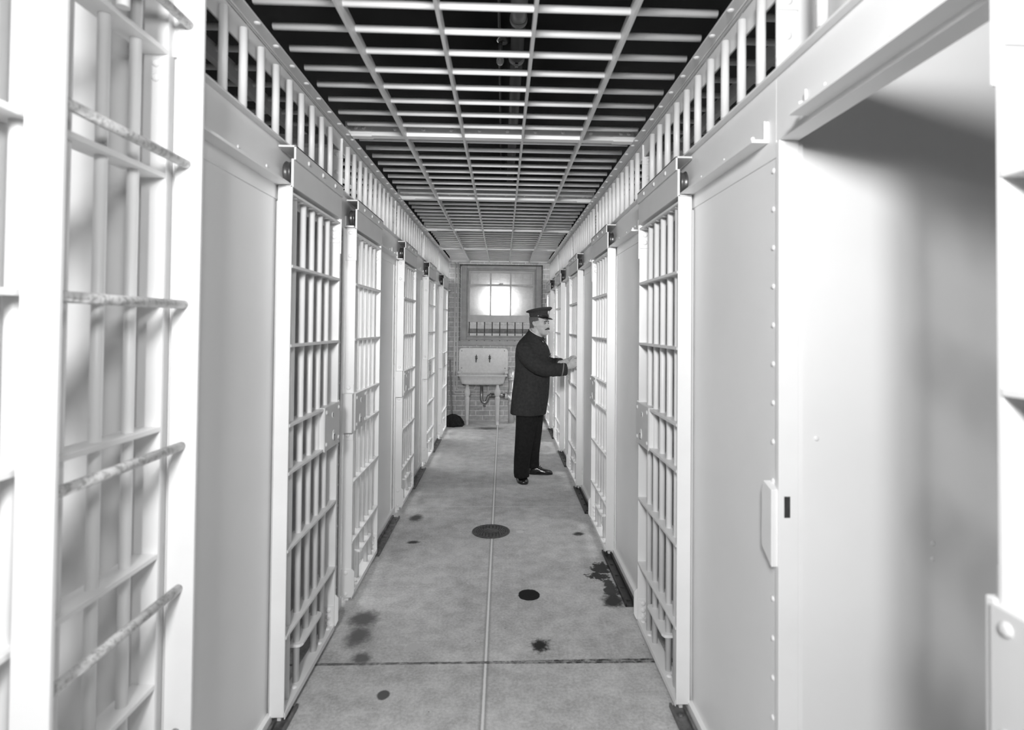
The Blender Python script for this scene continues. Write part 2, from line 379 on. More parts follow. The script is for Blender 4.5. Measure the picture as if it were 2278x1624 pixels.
# ------------------------------------------------------------------ cell fronts, one structure per side
for sg, side in ((-1, 'left'), (1, 'right')):
    cf_ = sroot('trim_1' if sg < 0 else 'trim_2', (X(sg, .07), 0, 0))
    x = lambda u: X(sg, u)
    # header band, its upper lip
    ys = 1.606 if sg < 0 else .2
    hb = MB().box(x(.066), x(.076), 1.606, YW, 2.10, 2.335)
    if sg > 0: hb.box(x(.066), x(.076), .2, 1.606, 2.150, 2.335)
    hb.box(x(.042), x(.112), ys, YW, 2.335, 2.343)
    hb.build('header_band', M['plate'], cf_, bevel=.0015)
    # partitions, posts and their rivets
    for k, yp in enumerate(PART):
        MB().box(x(.080), sg * 3.05, yp - .003, yp + .003, 0, 2.60).build('partition', M['partition'], cf_)
        b = MB().box(x(.062), x(.125), yp - .012, yp - .004, 2.343, 2.645)
        b.box(x(.062), x(.125), yp - .016, yp - .012, 2.53, 2.62).box(x(.062), x(.125), yp - .016, yp - .012, 2.343, 2.39)
        for z in (2.60, 2.556, 2.455, 2.365): b.dome((x(.094), yp - .016 if z != 2.455 else yp - .012, z), (0, -1, 0), .0135)
        b.build('upper_post', M['white'], cf_, bevel=.0012)
        # partition head angle, seen over the sheet
        b = MB().box(x(.13), sg * 3.05, yp - .01, yp - .003, 2.60, 2.665).box(x(.13), sg * 3.05, yp - .055, yp - .003, 2.594, 2.601)
        for i in range(6): b.dome((x(.30 + .2 * i), yp - .01, 2.632), (0, -1, 0), .013)
        b.build('partition_angle', M['partition'], cf_)
    for k in range(6):
        for i in range(11):
            y = YB + (k - 1) * P + .068 + .139 * i - (P if k == 0 else 0) * 0
            y = (YB - P) + (k - 1) * P + .068 + .139 * i
            if y < 1.15 or y > YW - .06 or (i == 10): continue
            MB().cyl((x(.056 if sg < 0 else .0525), y, 2.343), (x(.056 if sg < 0 else .0525), y, 2.618), .0145, n=14).build('upper_bar', M['white'], cf_)
    # panels
    pan = []
    if sg < 0:
        pan = [(1.612, 2.285), (2.95, 3.245), (3.90, 4.83), (5.48, 6.41), (7.07, 7.99), (8.65, YW)]
    else:
        pan = [(1.605, 2.325), (2.985, 3.905), (4.565, 5.486), (6.148, 7.068), (7.73, 8.65), (9.31, YW)]
    for a, c in pan:
        b = MB().box(x(.070), x(.075), a, c, .0, 2.10)
        b.box(x(.050), x(.070), a, c, 0, .055)
        for yp in PART:
            if a - .02 < yp < c + .05:
                for z in [.12 + .1145 * i for i in range(18)]:
                    yy = yp + .022 if yp + .022 < c - .004 and yp + .022 > a + .004 else yp - .02
                    if a < yy < c: b.dome((x(.070), yy, z), (-sg, 0, 0), .0085, n=8)
        b.build('panel', M['plate'], cf_, bevel=.001)
        for yp in PART:
            if a + .05 < yp < c - .05:
                MB().box(x(.064), x(.0705), yp - .05, yp - .004, 0, 2.10).build('cover_strip', M['plate'], cf_, bevel=.001)
    # cell back sheets and cell ceilings
    MB().box(sg * 2.96, sg * 2.98, .0, YW, 0, 2.62).build('cell_back', M['partition'], cf_)
    # door jambs (lock side) with strike covers
    for y0, lk in D[sg]:
        jy = y0 + LD + .006 if lk == 'far' else y0 - .006; dy = 1 if lk == 'far' else -1
        b = MB().box(x(.030 if dy > 0 else .060), x(.10), jy + dy * .010, jy + dy * .020, 0.0, 2.145).box(x(.052), x(.060), jy + dy * .020, jy + dy * .05, 0.0, 2.145)
        b.build('jamb', M['white'], cf_, bevel=.001)
        oy = y0 + .035 if lk == 'far' else y0 + LD - .035
        MB().box(x(.070), x(.13), oy - .004, oy + .004, 0, 2.10).build('opening_edge', M['white'], cf_)
        if dy < 0: continue
        yy = jy + dy * .008
        b = MB().prism([(yy, .93), (yy, 1.20), (yy + dy * .03, 1.215), (yy + dy * .042, 1.19), (yy + dy * .042, .95)], 'x', x(.012), x(.05))
        b.build('strike_cover', M['white'], cf_, bevel=.0015)
        b = MB().prism([(yy + dy * .0, .02), (yy, .185), (yy + dy * .012, .20), (yy + dy * .02, .18), (yy + dy * .02, .03)], 'x', x(.020), x(.05))
        b.build('foot_guard', M['white'], cf_, bevel=.001)
    # rails with the lip the rollers run on
    spans = []
    for y0, lk in D[sg]:
        spans.append((y0 - .66, y0 + LD) if lk == 'far' else (y0 - .0, min(y0 + LD + .66, YW - .05)))
    if sg > 0: spans.append((.05, 1.435))
    for a, c in spans:
        b = MB().box(x(.014), x(.066), a, c, 2.157, 2.167).box(x(.058), x(.066), a, c, 2.167, 2.222)
        n = max(2, int((c - a) / .22))
        for i in range(n): b.dome((x(.058), a + .09 + (c - a - .18) * i / (n - 1), 2.20), (-sg, 0, 0), .007, n=8)
        e = a if sg > 0 or lk == 'far' else c
        b.build('rail', M['plate'], cf_, bevel=.0015)
        end = a if (a < 1.7 or sg > 0 or abs(a - 1.612) < .1) else c
        if c < 1.5: end = c
        s2 = 1 if end == a else -1
        b = MB().box(x(.053), x(.058), end + s2 * .004, end + s2 * .009, 2.165, 2.225).cyl((x(.03), end + s2 * .03, 2.165), (x(.03), end + s2 * .03, 2.182), .007, n=8)
        b.build('rail_stop', M['white'], cf_, bevel=.001)
    if sg > 0:   # jamb of the open doorway with its lock slot
        MB().box(x(.064), x(.122), 1.585, 1.604, 0, 2.144).build('jamb', M['white'], cf_, bevel=.0015)
        MB().box(x(.122), x(.138), 1.592, 1.604, 0, 2.144).build('opening_edge', M['white'], cf_)
        MB().box(x(.080), x(.097), 1.5835, 1.5855, 1.058, 1.118).box(x(.080), x(.0875), 1.583, 1.586, 1.100, 1.118).build('lock_slot', M['steel'], cf_)
        yy = 1.592
        MB().prism([(yy, .915), (yy, 1.135), (yy + .05, 1.15), (yy + .062, 1.12), (yy + .062, .955)], 'x', x(.046), x(.07)).build('strike_cover', M['white'], cf_, bevel=.002)
        MB().box(x(.066), x(.122), .2, 1.60, 2.144, 2.152).build('door_head', M['white'], cf_, bevel=.001)
        for xx, z in ((1.262, .93), (1.262, .975), (.915, 1.28)): MB().dome((xx, PART[0] - .003, z), (0, -1, 0), .008).build('rivet', M['partition'], cf_)
    else:
        MB().box(x(.082), x(.15), 1.572, 1.60, 0, 2.6).build('jamb', M['white'], cf_, bevel=.001)

# ------------------------------------------------------------------ corridor ceiling grille and the cells' own grilles
gr = thing('ceiling_grille', 'white steel bar grille roofing the whole corridor, on riveted cross beams', 'grille', (0, 1.2, ZC))
for k in range(-1, 5):
    for i in range(1, 10):
        y = YB + k * P + .166 * i - .02
        if y < 1.35 or y > YW - .03: continue
        MB().cyl((-FL - .01, y, ZC + .038), (FR + .01, y, ZC + .038), .0135, n=14).build('bar', M['white'], gr)
for fx in (-.562, -.232, .102, .438):
    MB().box(fx - .006, fx + .006, 1.2, YW - .02, ZC - .006, ZC + .052).build('flat_bar', M['hanger'], gr, bevel=.001)
for k in range(0, 5):
    y = min(YB + k * P, YW - .03)
    x0, x1 = -FL - .055, FR + .045
    ZB = ZC + .018
    b = MB().box(x0, x1, y + .002, y + .010, ZB, ZB + .070).box(x0, x1, y + .002, y + .055, ZB - .008, ZB)
    for xs, xe in ((x0 + .03, x0 + .15), (x1 - .15, x1 - .03)):
        b.box(xs, xe, y - .003, y + .002, ZB + .002, ZB + .066).box(xs, xe, y - .003, y + .05, ZB - .014, ZB - .008)
        for q in (.03, .075): b.dome((xs + q if xs < 0 else xe - q, y - .003, ZB + .034), (0, -1, 0), .0125)
    for i in range(8): b.dome((x0 + .28 + (x1 - x0 - .56) * i / 7, y + .002, ZB + .034), (0, -1, 0), .0125)
    b.build('cross_beam', M['white'], gr, bevel=.0012)
for sg in (-1, 1):
    fx = .9086 if sg < 0 else .782
    e = fx + (.013 if sg < 0 else .018); b = MB().box(sg * (fx - .042), sg * e, .9, YW - .02, ZC + .004, ZC + .011).box(sg * (e), sg * (e + .007), .9, YW - .02, ZC - .085, ZC + .004)
    b.box(sg * (fx - .004), sg * fx, .9, YW - .02, ZC, ZC + .004).box(sg * (fx + .003), sg * (fx + .008), .9, YW - .02, ZC, ZC + .004)
    for k in range(-1, 5):
        for i in range(0, 10):
            y = YB + k * P + .166 * i + .063
            if 1.4 < y < YW - .05: b.dome((sg * (fx - .029), y, ZC + .004), (0, 0, -1), .0125)
    b.build('edge_angle', M['hanger'], gr, bevel=.001)
for sg, side in ((-1, 'left'), (1, 'right')):
    cg = thing('cell_grille', 'pale bar grille over the %s row of cells, behind the short upper bars' % side, 'grille', (sg * 1.9, 1.2, ZC))
    for k in range(-1, 5):
        for i in range(1, 10):
            y = YB + k * P + .166 * i - .02
            if y < 1.35 or y > YW - .03: continue
            MB().cyl((X(sg, .09), y, ZC + .030), (sg * 3.0, y, ZC + .030), .0135, n=8).build('bar', M['white'], cg)
    for q in (.30, .62, .94, 1.26, 1.58): MB().box(X(sg, q), X(sg, q + .03), 1.2, YW - .02, ZC - .02, ZC + .045).build('flat_bar', M['hanger'], cg)

# ------------------------------------------------------------------ sliding cell doors


def make_door(sg, lock, loc, label):
    r = thing('sliding_cell_door', label, 'cell door', loc, 'sliding barred cell doors along the corridor')
    bx, by = loc[0], loc[1]
    x = lambda u: bx + sg * u
    y = (lambda v: by + v) if lock == 'far' else (lambda v: by + LD - v)
    n_ = (-sg, 0, 0); lk = LD
    # stiles are flats set across the door
    MB().box(x(0), x(.057), y(0), y(.009), .045, 2.15).build('stile', M['white'], r, bevel=.0012)
    MB().box(x(0), x(.057), y(LD - .009), y(LD), .045, 2.15).build('stile', M['white'], r, bevel=.0012)
    # top and bottom rails with corner plates
    b = MB().box(x(.0), x(.057), y(.009), y(LD - .009), 2.118, 2.128)
    for v in (.075, .15, .265, .375, .487, .60): b.dome((x(.02), y(v), 2.118), (0, 0, -1), .0125)
    b.build('top_rail', M['white'], r, bevel=.001)
    b = MB().box(x(-.002), x(.057), y(.009), y(LD - .009), .045, .057).box(x(-.002), x(.002), y(.009), y(LD - .009), .032, .045)
    for v in (.045, .17, .50, .625): b.dome((x(.022), y(v), .057), (0, 0, 1), .013)
    b.build('bottom_rail', M['white'], r, bevel=.001)
    for v0, d in ((.009, 1), (LD - .009, -1)):
        b = MB().box(x(.003), x(.054), y(v0), y(v0 + d * .006), 2.02, 2.118).box(x(.003), x(.054), y(v0), y(v0 + d * .006), .057, .155)
        ns = (0, (1 if lock == 'far' else -1) * d, 0)
        for z in (2.09, 2.05, .135, .10, .07): b.dome((x(.028), y(v0 + d * .006), z), ns, .0135)
        b.build('corner_plate', M['white'], r)
    ns = (0, 1 if lock == 'far' else -1, 0)
    # outside straps on the lock stile
    b = MB().box(x(-.004), x(.058), y(LD), y(LD + .005), 1.965, 2.145).box(x(-.004), x(.058), y(LD), y(LD + .005), .045, .205)
    b.prism([(x(-.004), .045), (x(-.004), .205), (x(-.018), .19), (x(-.018), .075)], 'y', y(LD - .004), y(LD + .005))
    b.box(x(.002), x(.055), y(LD), y(LD + .004), 1.205, 1.255).box(x(.002), x(.055), y(LD), y(LD + .004), .935, .985)
    for z in (2.125, 1.99, .185, .065, 1.235, .965): b.dome((x(.03), y(LD + .005), z), ns, .0125)
    b.build('lock_stile_strap', M['white'], r, bevel=.001)
    for z in (.35, .69, .998, 1.19, 1.51, 1.83):
        MB().box(x(-.002), x(.055), y(.009), y(LD - .009), z - .006, z + .006).build('crossbar', M['white'], r, bevel=.0012)
    for i in range(5):
        v = .098 + .112 * i
        MB().cyl((x(.030), y(v), .222 if i == 2 else .05), (x(.030), y(v), 2.125), .0138, n=16).build('bar', M['white'], r)
    a0, a1 = .098 + .112 - .03, .098 + 3 * .112 + .03
    pts = [(x(-.004), y(a0 + .02)), (x(.004), y(a0 + .004)), (x(.02), y(a0)), (x(.055), y(a0)), (x(.055), y(a1)), (x(.02), y(a1)), (x(.004), y(a1 - .004)), (x(-.004), y(a1 - .02))]
    MB().prism(pts, 'z', .216, .228).build('slot_bar', M['white'], r, bevel=.001)
    # lock case
    lb = MB().box(x(-.005), x(.058), y(LD - .238), y(LD + .002), .994, 1.1985).box(x(-.004), x(.052), y(LD + .002), y(LD + (.050 if lock == 'near' else .018)), .985, 1.205).build('lock_case', M['white'], r, bevel=.002)
    b = MB().box(x(-.011), x(-.005), y(LD - .245), y(LD + .002), .990, 1.2005)
    for v in (.025, .222):
        for z in (1.022, 1.175): b.dome((x(-.011), y(LD - v), z), n_, .0115)
    pl = b.build('lock_plate', M['hanger'], lb, bevel=.0012)
    b = MB().lathe([(.02, 0), (.02, .003), (.015, .005)], (x(-.011), y(LD - .105), 1.04), 16, n_)
    b.lathe([(.017, 0), (.017, .003)], (x(-.011), y(LD - .105), 1.056), 14, n_); b.lathe([(.014, 0), (.014, .003)], (x(-.011), y(LD - .125), 1.15), 14, n_)
    b.build('escutcheon', M['white'], lb)
    b = MB().lathe([(.006, 0), (.006, .0055)], (x(-.011), y(LD - .105), 1.047), 10, n_).box(x(-.011), x(-.0165), y(LD - .108), y(LD - .102), 1.02, 1.047)
    b.box(x(-.011), x(-.0145), y(LD - .128), y(LD - .122), 1.14, 1.16)
    b.build('keyhole', M['hole'], lb)
    # hanger channel with rollers
    b = MB().box(x(-.004), x(.006), y(0), y(LD), 2.147, 2.262).box(x(.0), x(.056), y(0), y(LD), 2.1465, 2.1535)
    hg = b.build('hanger', M['hanger'], r, bevel=.001)
    b = MB().box(x(-.012), x(-.004), y(0), y(LD), 2.258, 2.316).box(x(-.012), x(.058), y(0), y(LD), 2.3085, 2.3165)
    for v in (.15, .34, .53): b.dome((x(-.012), y(v), 2.284), n_, .0105)
    b.build('hanger_angle', M['hanger'], hg, bevel=.0015)
    for v in (.062, LD - .062):
        b = MB().lathe([(.010, -.016), (.046, -.016), (.050, -.012), (.046, -.004), (.046, .006), (.052, .013), (.046, .016), (.01, .016)], (x(.032), y(v), 2.2165), 28, (1, 0, 0))
        b.cyl((x(-.002), y(v), 2.2165), (x(.055), y(v), 2.2165), .008, n=10)
        b.build('roller', M['steel'], r)
    MB().box(x(.022), x(.046), y(.03), y(.10), .012, .045).box(x(.022), x(.046), y(LD - .10), y(LD - .03), .012, .045).build('guide_foot', M['white'], r)
    return r


ordn = ['nearest', 'second nearest', 'third nearest', 'second farthest', 'farthest']
Ll = ['nearest left-hand cell door, white bars, lock plate on its far edge',
      'second left-hand cell door from the front, lock case on its near edge beside a riveted post',
      'third left-hand cell door from the front, beyond the first grey sheet with two rivet rows',
      'fourth left-hand cell door from the front, the narrow one before the last at the brick wall',
      'last left-hand cell door, right beside the mop and the brick end wall']
Rl = ['nearest closed cell door on the right, white bars, beside the broad white sheet',
      'second closed cell door on the right, in front of the one the officer handles',
      'cell door on the right whose bars the uniformed officer grips',
      'cell door on the right just behind the officer, partly hidden by his arm and chest',
      'last right-hand cell door by the end wall, mostly hidden behind the officer']
pr = make_door(-1, 'far', (-FL, D[-1][0][0], 0), Ll[0])
pn = make_door(-1, 'near', (-FL, D[-1][1][0], 0), Ll[1])
for k in (2, 3, 4): dup(pn, (-FL, D[-1][k][0], 0), Ll[k])
rr = make_door(1, 'far', (FR, D[1][0][0], 0), Rl[0])
for k in (1, 2, 3, 4): dup(rr, (FR, D[1][k][0], 0), Rl[k])
dup(rr, (FR, .803 - LD, 0), 'open cell door cut off by the right edge of the picture, slid back from the empty doorway')

# ------------------------------------------------------------------ floor tracks
for sg in (-1, 1):
    x = lambda u: X(sg, u)
    tr = [(1.62, 2.395), (3.925, 4.70), (5.51, 6.28), (7.09, 7.87)] if sg < 0 else [(1.62, 2.365), (3.205, 3.975), (4.787, 5.555), (6.37, 7.14), (7.95, 8.72)]
    nl = ['worn steel floor track in front of the nearest left cell door, bottom left corner',
          'worn steel floor track running beyond the second left cell door', 'short floor track beyond the third left cell door',
          'short floor track beyond the fourth left cell door'] if sg < 0 else \
         ['dirty steel floor track at the bottom edge, before the nearest closed right door', 'black wet floor track between the first and second closed right doors, stained floor beside it',
          'dark floor track between the second right door and the door the officer grips', 'dark floor track on the right beside the shadow of the officer',
          'dark floor track at the far right end by the brick wall']
    for (a, c), lb in zip(tr, nl):
        b = MB().box(x(-.012), x(.048), a, c, .0005, .009).box(x(-.014), x(-.004), a, c, .001, .020).box(x(.036), x(.048), a, c, .001, .026)
        for i in range(5): b.dome((x(.016), a + .06 + (c - a - .12) * i / 4, .009), (0, 0, 1), .012, .006)
        t = tag(b.build('floor_track', M['track'] if sg < 0 or a < 2 else M['track_dark'], loc=(x(.01), (a + c) / 2, 0), bevel=.0012), lb, 'door track', 'floor tracks of the sliding doors')

# ------------------------------------------------------------------ near left: barred grille and steel ladder
gt = thing('cell_front_grille', 'barred grille at the far left edge, standing behind the steel ladder', 'grille', (-.955, 1.2, 0))
MB().box(-.925, -.990, 1.560, 1.570, .02, 2.62).build('stile', M['white'], gt, bevel=.0015)
for z in (.28, .62, .968, 1.31, 1.655, 2.0, 2.34):
    MB().prism([(-.925, .55), (-.925, 1.560), (-.988, 1.560), (-.988, 1.20), (-1.03, 1.17), (-1.03, .55)], 'z', z - .007, z + .007).build('crossbar', M['white'], gt, bevel=.0015)
for y in (1.02, 1.13, 1.245, 1.36, 1.475): MB().cyl((-.956, y, .02), (-.956, y, 2.62), .0138, n=18).build('bar', M['white'], gt)
for xx, yy in ((-1.005, 1.145),): MB().cyl((xx, yy, .02), (xx, yy, 2.62), .0138, n=18).build('bar', M['white'], gt)
for z in (2.31, 2.27): MB().dome((-.955, 1.5595, z), (0, -1, 0), .012).build('rivet', M['white'], gt)

ld = thing('steel_ladder', 'white steel ladder with worn round rungs, close by at the left', 'ladder', (-.88, 1.35, 0))
for y in (1.100, 1.592): MB().box(-.846, -.920, y, y + .012, 0, 2.64).build('side_rail', M['white'], ld, bevel=.0025)
for k in range(6):
    z = .475 + .3915 * k
    MB().cyl((-.886, 1.106, z), (-.886, 1.598, z), .0122, n=16).build('rung', M['rung'], ld)

# ------------------------------------------------------------------ manhole cover
mh = thing('manhole_cover', 'round cast iron drain cover in the middle of the floor', 'drain cover', (-.075, 4.386, 0))
c = (-.075, 4.386, 0)
M['iron'] = mat('cast_iron', .11, .5, metal=.3, noise=.45, nscale=45)
MB().lathe([(.146, .0005), (.146, .006), (.134, .006), (.134, .003)], c, 40).build('rim', M['iron'], mh)
b = MB().lathe([(.131, .0005), (.131, .0045), (.126, .0055), (.05, .0055), (.05, .0045), (.0, .0045)], c, 40)
b.build('lid', M['iron'], mh)
b = MB()
for q, n in ((.112, 26), (.096, 22), (.08, 18), (.064, 14)):
    for i in range(n):
        t = 2 * PI * i / n; b.lathe([(.0055, 0), (.0055, .0015)], (c[0] + q * math.cos(t), c[1] + q * math.sin(t), .0048), 6)
b.build('drain_holes', M['hole'], mh)['kind'] = 'stuff'

# ------------------------------------------------------------------ window in the end wall
wn = sroot('window_1', (0, YW, wz0))


def frame(b, x0, x1, z0, z1, w, y0, y1, wb_=None, wt=None):
    wb_ = w if wb_ is None else wb_; wt = w if wt is None else wt
    return b.box(x0, x0 + w, y0, y1, z0, z1).box(x1 - w, x1, y0, y1, z0, z1).box(x0 + w, x1 - w, y0, y1, z0, z0 + wb_).box(x0 + w, x1 - w, y0, y1, z1 - wt, z1)


b = frame(MB(), wx0 + .03, wx1 - .02, 1.345, 2.61, .092, YW + .02, YW + .13, .055, .055)
b.build('window_frame', M['wood'], wn, bevel=.006)
frame(MB(), wx0 + .122, wx1 - .112, 1.40, 2.555, .022, YW + .05, YW + .15).build('window_stop', M['wood'], wn, bevel=.003)
# lower sash, raised
s1 = MB()
sx0, sx1 = -.606, .552
frame(s1, sx0, sx1, 1.655, 2.30, .040, YW + .075, YW + .105, .115, .032)
s1.box(-.222, -.205 + .006, YW + .075, YW + .105, 1.77, 2.27).box(.118, .141, YW + .075, YW + .105, 1.77, 2.27)
lo = s1.build('lower_sash', M['sash'], wn, bevel=.003)
s2 = MB(); frame(s2, sx0 + .005, sx1 - .005, 2.25, 2.54, .042, YW + .115, YW + .14, .03, .045)
s2.box(-.224, -.200, YW + .115, YW + .14, 2.27, 2.50).box(.118, .142, YW + .115, YW + .14, 2.27, 2.50)
up = s2.build('upper_sash', M['sash'], wn, bevel=.003)
for a, c2 in ((sx0 + .04, -.222), (-.2, .118), (.141, sx1 - .04)):
    MB().box(a, c2, YW + .088, YW + .092, 1.77, 2.268).build('pane', M['glass'], lo)
    MB().box(a, c2, YW + .126, YW + .13, 2.28, 2.495).build('pane', M['glass'], up)
MB().box(-.06, 0, YW + .06, YW + .08, 2.30, 2.318).box(-.075, -.04, YW + .055, YW + .075, 2.298, 2.306).build('sash_lock', M['brass'], lo, bevel=.002)
MB().box(wx0 - .015, wx1 + .02, YW - .035, YW + .06, 1.262, 1.335).build('window_sill', M['sill'], wn, bevel=.005)
wg = thing('window_guard', 'grey iron bars outside the end window', 'window bars', (0, YW + .36, 1.3))
for i in range(11):
    xx = -.585 + .1335 * i; MB().cyl((xx, YW + .36, 1.28), (xx, YW + .36, 2.66), .0095, n=8).build('bar', M['winbar'], wg)
for z in (1.465, 2.40): MB().box(-.72, .66, YW + .347, YW + .373, z - .006, z + .006).build('crossbar', M['winbar'], wg)
ex = sroot('wall_outside', (0, 13.2, 0))
MB().box(-9, 9, 13.2, 13.4, -.5, 9).build('brickwork', M['ext_brick'], ex)
MB().box(-9, 9, 13.05, 13.2, 1.52, 1.60).box(-9, 9, 12.97, 13.2, 1.36, 1.42).box(-9, 9, 13.1, 13.2, 1.0, 1.12).build('stone_ledge', M['stone'], ex)
struct(MB().box(-9, 9, YW + .45, 13.2, -.6, -.5).build('ground', M['stone'], loc=(0, 11, -.5)))

# ------------------------------------------------------------------ sink and plumbing
sk = thing('washbasin', 'pale enamel washbasin with high splashback against the end wall', 'sink', (-.32, 9.2, 0))
xa, xb, za, zb = -.732, .094, .800, 1.218


def rrect(x0, x1, z0, z1, r, top_only=False, n=6):
    pts = []
    for cx, cz, a0 in ((x1 - r, z1 - r, 0), (x0 + r, z1 - r, 90)):
        for k in range(n + 1):
            t = math.radians(a0 + 90 * k / n); pts.append((cx + r * math.cos(t), cz + r * math.sin(t)))
    pts += [(x0, z0), (x1, z0)]
    return pts


MB().prism(rrect(xa, xb, za, zb, .062), 'y', YW - .03, YW - .006).build('splashback', M['porcelain'], sk, bevel=.006)
b = MB()
for xx, zz in ((xa + .05, zb - .05), (xb - .06, zb - .045), (xb - .05, za + .08), (xa + .05, za + .08)): b.dome((xx, YW - .03, zz), (0, -1, 0), .008)
b.build('screw', M['hole'], sk)


def rr_ring(x0, x1, y0, y1, r, z, n=6):
    pts = []
    for cx, cy, a0 in ((x1 - r, y1 - r, 0), (x0 + r, y1 - r, 90), (x0 + r, y0 + r, 180), (x1 - r, y0 + r, 270)):
        for k in range(n + 1):
            t = math.radians(a0 + 90 * k / n); pts.append((cx + r * math.cos(t), cy + r * math.sin(t), z))
    return pts


yf, yb_ = 9.00, YW - .012
rings = [rr_ring(-.60, -.03, yf + .07, yb_ - .06, .06, .640), rr_ring(-.648, .012, yf + .035, yb_ - .03, .07, .652), rr_ring(-.672, .034, yf + .02, yb_ - .015, .07, .69),
         rr_ring(-.692, .054, yf + .01, yb_ - .01, .05, .775), rr_ring(-.712, .074, yf - .012, yb_, .03, .782), rr_ring(-.716, .078, yf - .016, yb_, .03, .795),
         rr_ring(-.712, .074, yf - .012, yb_, .03, .803), rr_ring(-.68, .045, yf + .022, yb_ - .03, .04, .801), rr_ring(-.64, .0, yf + .05, yb_ - .06, .06, .67), rr_ring(-.5, -.1, yf + .15, yb_ - .15, .06, .662)]
MB().loft(rings).build('basin', M['porcelain'], sk)
MB().box(-.735, -.675, yf + .25, YW - .03, .80, .845).box(.04, .097, yf + .25, YW - .03, .80, .845).build('basin_corner', M['porcelain'], sk, bevel=.01)
for lx in (-.558, -.074):
    MB().lathe([(.034, 0), (.034, .004), (.027, .006), (.025, .075), (.030, .08), (.0295, .085), (.037, .33), (.043, .42), (.044, .432), (.036, .44), (.031, .455), (.034, .46), (.050, .495), (.053, .52), (.046, .555), (.034, .575), (.032, .595), (.024, .60), (.022, .642)], (lx, 9.065, 0), 20).build('leg', M['leg'], sk)
for tx in (-.437, -.213):
    t = MB().lathe([(.020, 0), (.020, .008), (.011, .012), (.011, .045)], (tx, YW - .03, 1.045), 14, (0, -1, 0)).cyl((tx, YW - .07, 1.085), (tx, YW - .07, 1.01), .014, .010, 12)
    t.tube([(tx, YW - .07, 1.03), (tx, YW - .10, 1.015), (tx, YW - .115, .985)], .0095, 10)
    f_ = t.build('faucet', M['brass'], sk)
    MB().cyl((tx, YW - .07, 1.085), (tx, YW - .07, 1.108), .007, n=8).box(tx - .022, tx + .022, YW - .078, YW - .062, 1.072, 1.082).build('tap_handle', M['brass'], f_)
tpz = .40
b = MB().lathe([(.058, .638), (.056, .628), (.03, .61), (.026, .60)], (-.335, 9.22, 0), 18)
b.tube([(-.335, 9.22, .61), (-.335, 9.22, .42), (-.330, 9.22, .375), (-.310, 9.22, .345), (-.285, 9.22, .338), (-.258, 9.22, .348), (-.240, 9.22, .38), (-.232, 9.22, .41), (-.218, 9.22, .440), (-.19, 9.22, .452), (-.17, 9.22, .452)], .0265, 16)
b.lathe([(.016, 0), (.016, -.02), (.022, -.022), (.022, -.04)], (-.287, 9.22, .318), 8)
b.build('drain_trap', M['trap'], sk)
MB().cyl((-.19, 9.22, .452), (.05, 9.22, .452), .034, n=16).cyl((-.20, 9.22, .452), (-.175, 9.22, .452), .040, n=16).build('waste_pipe', M['trap'], sk)

sp = thing('soil_pipe', 'thick silver painted drain pipe standing at the right of the washbasin', 'pipe', (.16, 9.22, 0))
b = MB().cyl((.15, 9.22, 0), (.15, 9.22, .72), .046, n=18).lathe([(.07, 0), (.07, .006), (.05, .008)], (.15, 9.22, 0), 18)
b.lathe([(.055, .70), (.055, .73), (.046, .74)], (.15, 9.22, 0), 18).tube([(.15, 9.22, .72), (.15, 9.22, .76), (.15, 9.235, .80), (.15, 9.27, .825), (.15, 9.33, .83), (.15, 9.47, .83)], [.052, .056, .058, .056, .05, .046], 16)
b.build('riser', M['pipe_silver'], sp)
b = MB().lathe([(.048, 0), (.052, .01), (.052, .035), (.045, .04)], (.045, 9.22, .452), 18, (1, 0, 0)).tube([(.08, 9.22, .452), (.11, 9.22, .445), (.14, 9.22, .41), (.15, 9.22, .36)], [.042, .042, .044, .05], 14)
b.lathe([(.054, .28), (.056, .33), (.054, .345)], (.15, 9.22, 0), 18)
b.lathe([(.054, .50), (.056, .52), (.054, .56)], (.15, 9.22, 0), 18)
b.build('branch', M['pipe_silver'], sp)
for nm, px_, zlow, xend, r_, lb in (('water_pipe', -.757, .520, -.452, .0125, 'thin white water pipe down the end wall, bending to the left tap under the basin'),
                                    ('water_pipe', -.806, .447, -.235, .0125, 'thin white water pipe nearest the corner, running low behind the basin legs')):
    y_ = YW - .03 if zlow > .5 else YW - .028
    top = 2.64
    zz = .62 if zlow > .5 else .60
    w = MB().tube([(px_, y_, top), (px_, y_, zlow + .03), (px_ + .01, y_, zlow + .008), (px_ + .03, y_, zlow), (xend - .03, y_, zlow), (xend - .01, y_, zlow + .008), (xend, y_, zlow + .03), (xend, y_, zz)], r_, 10)
    o = w.build(nm, M['leg'], loc=(px_, y_, 1.5)); tag(o, lb, 'pipe', 'water pipes at the end wall')

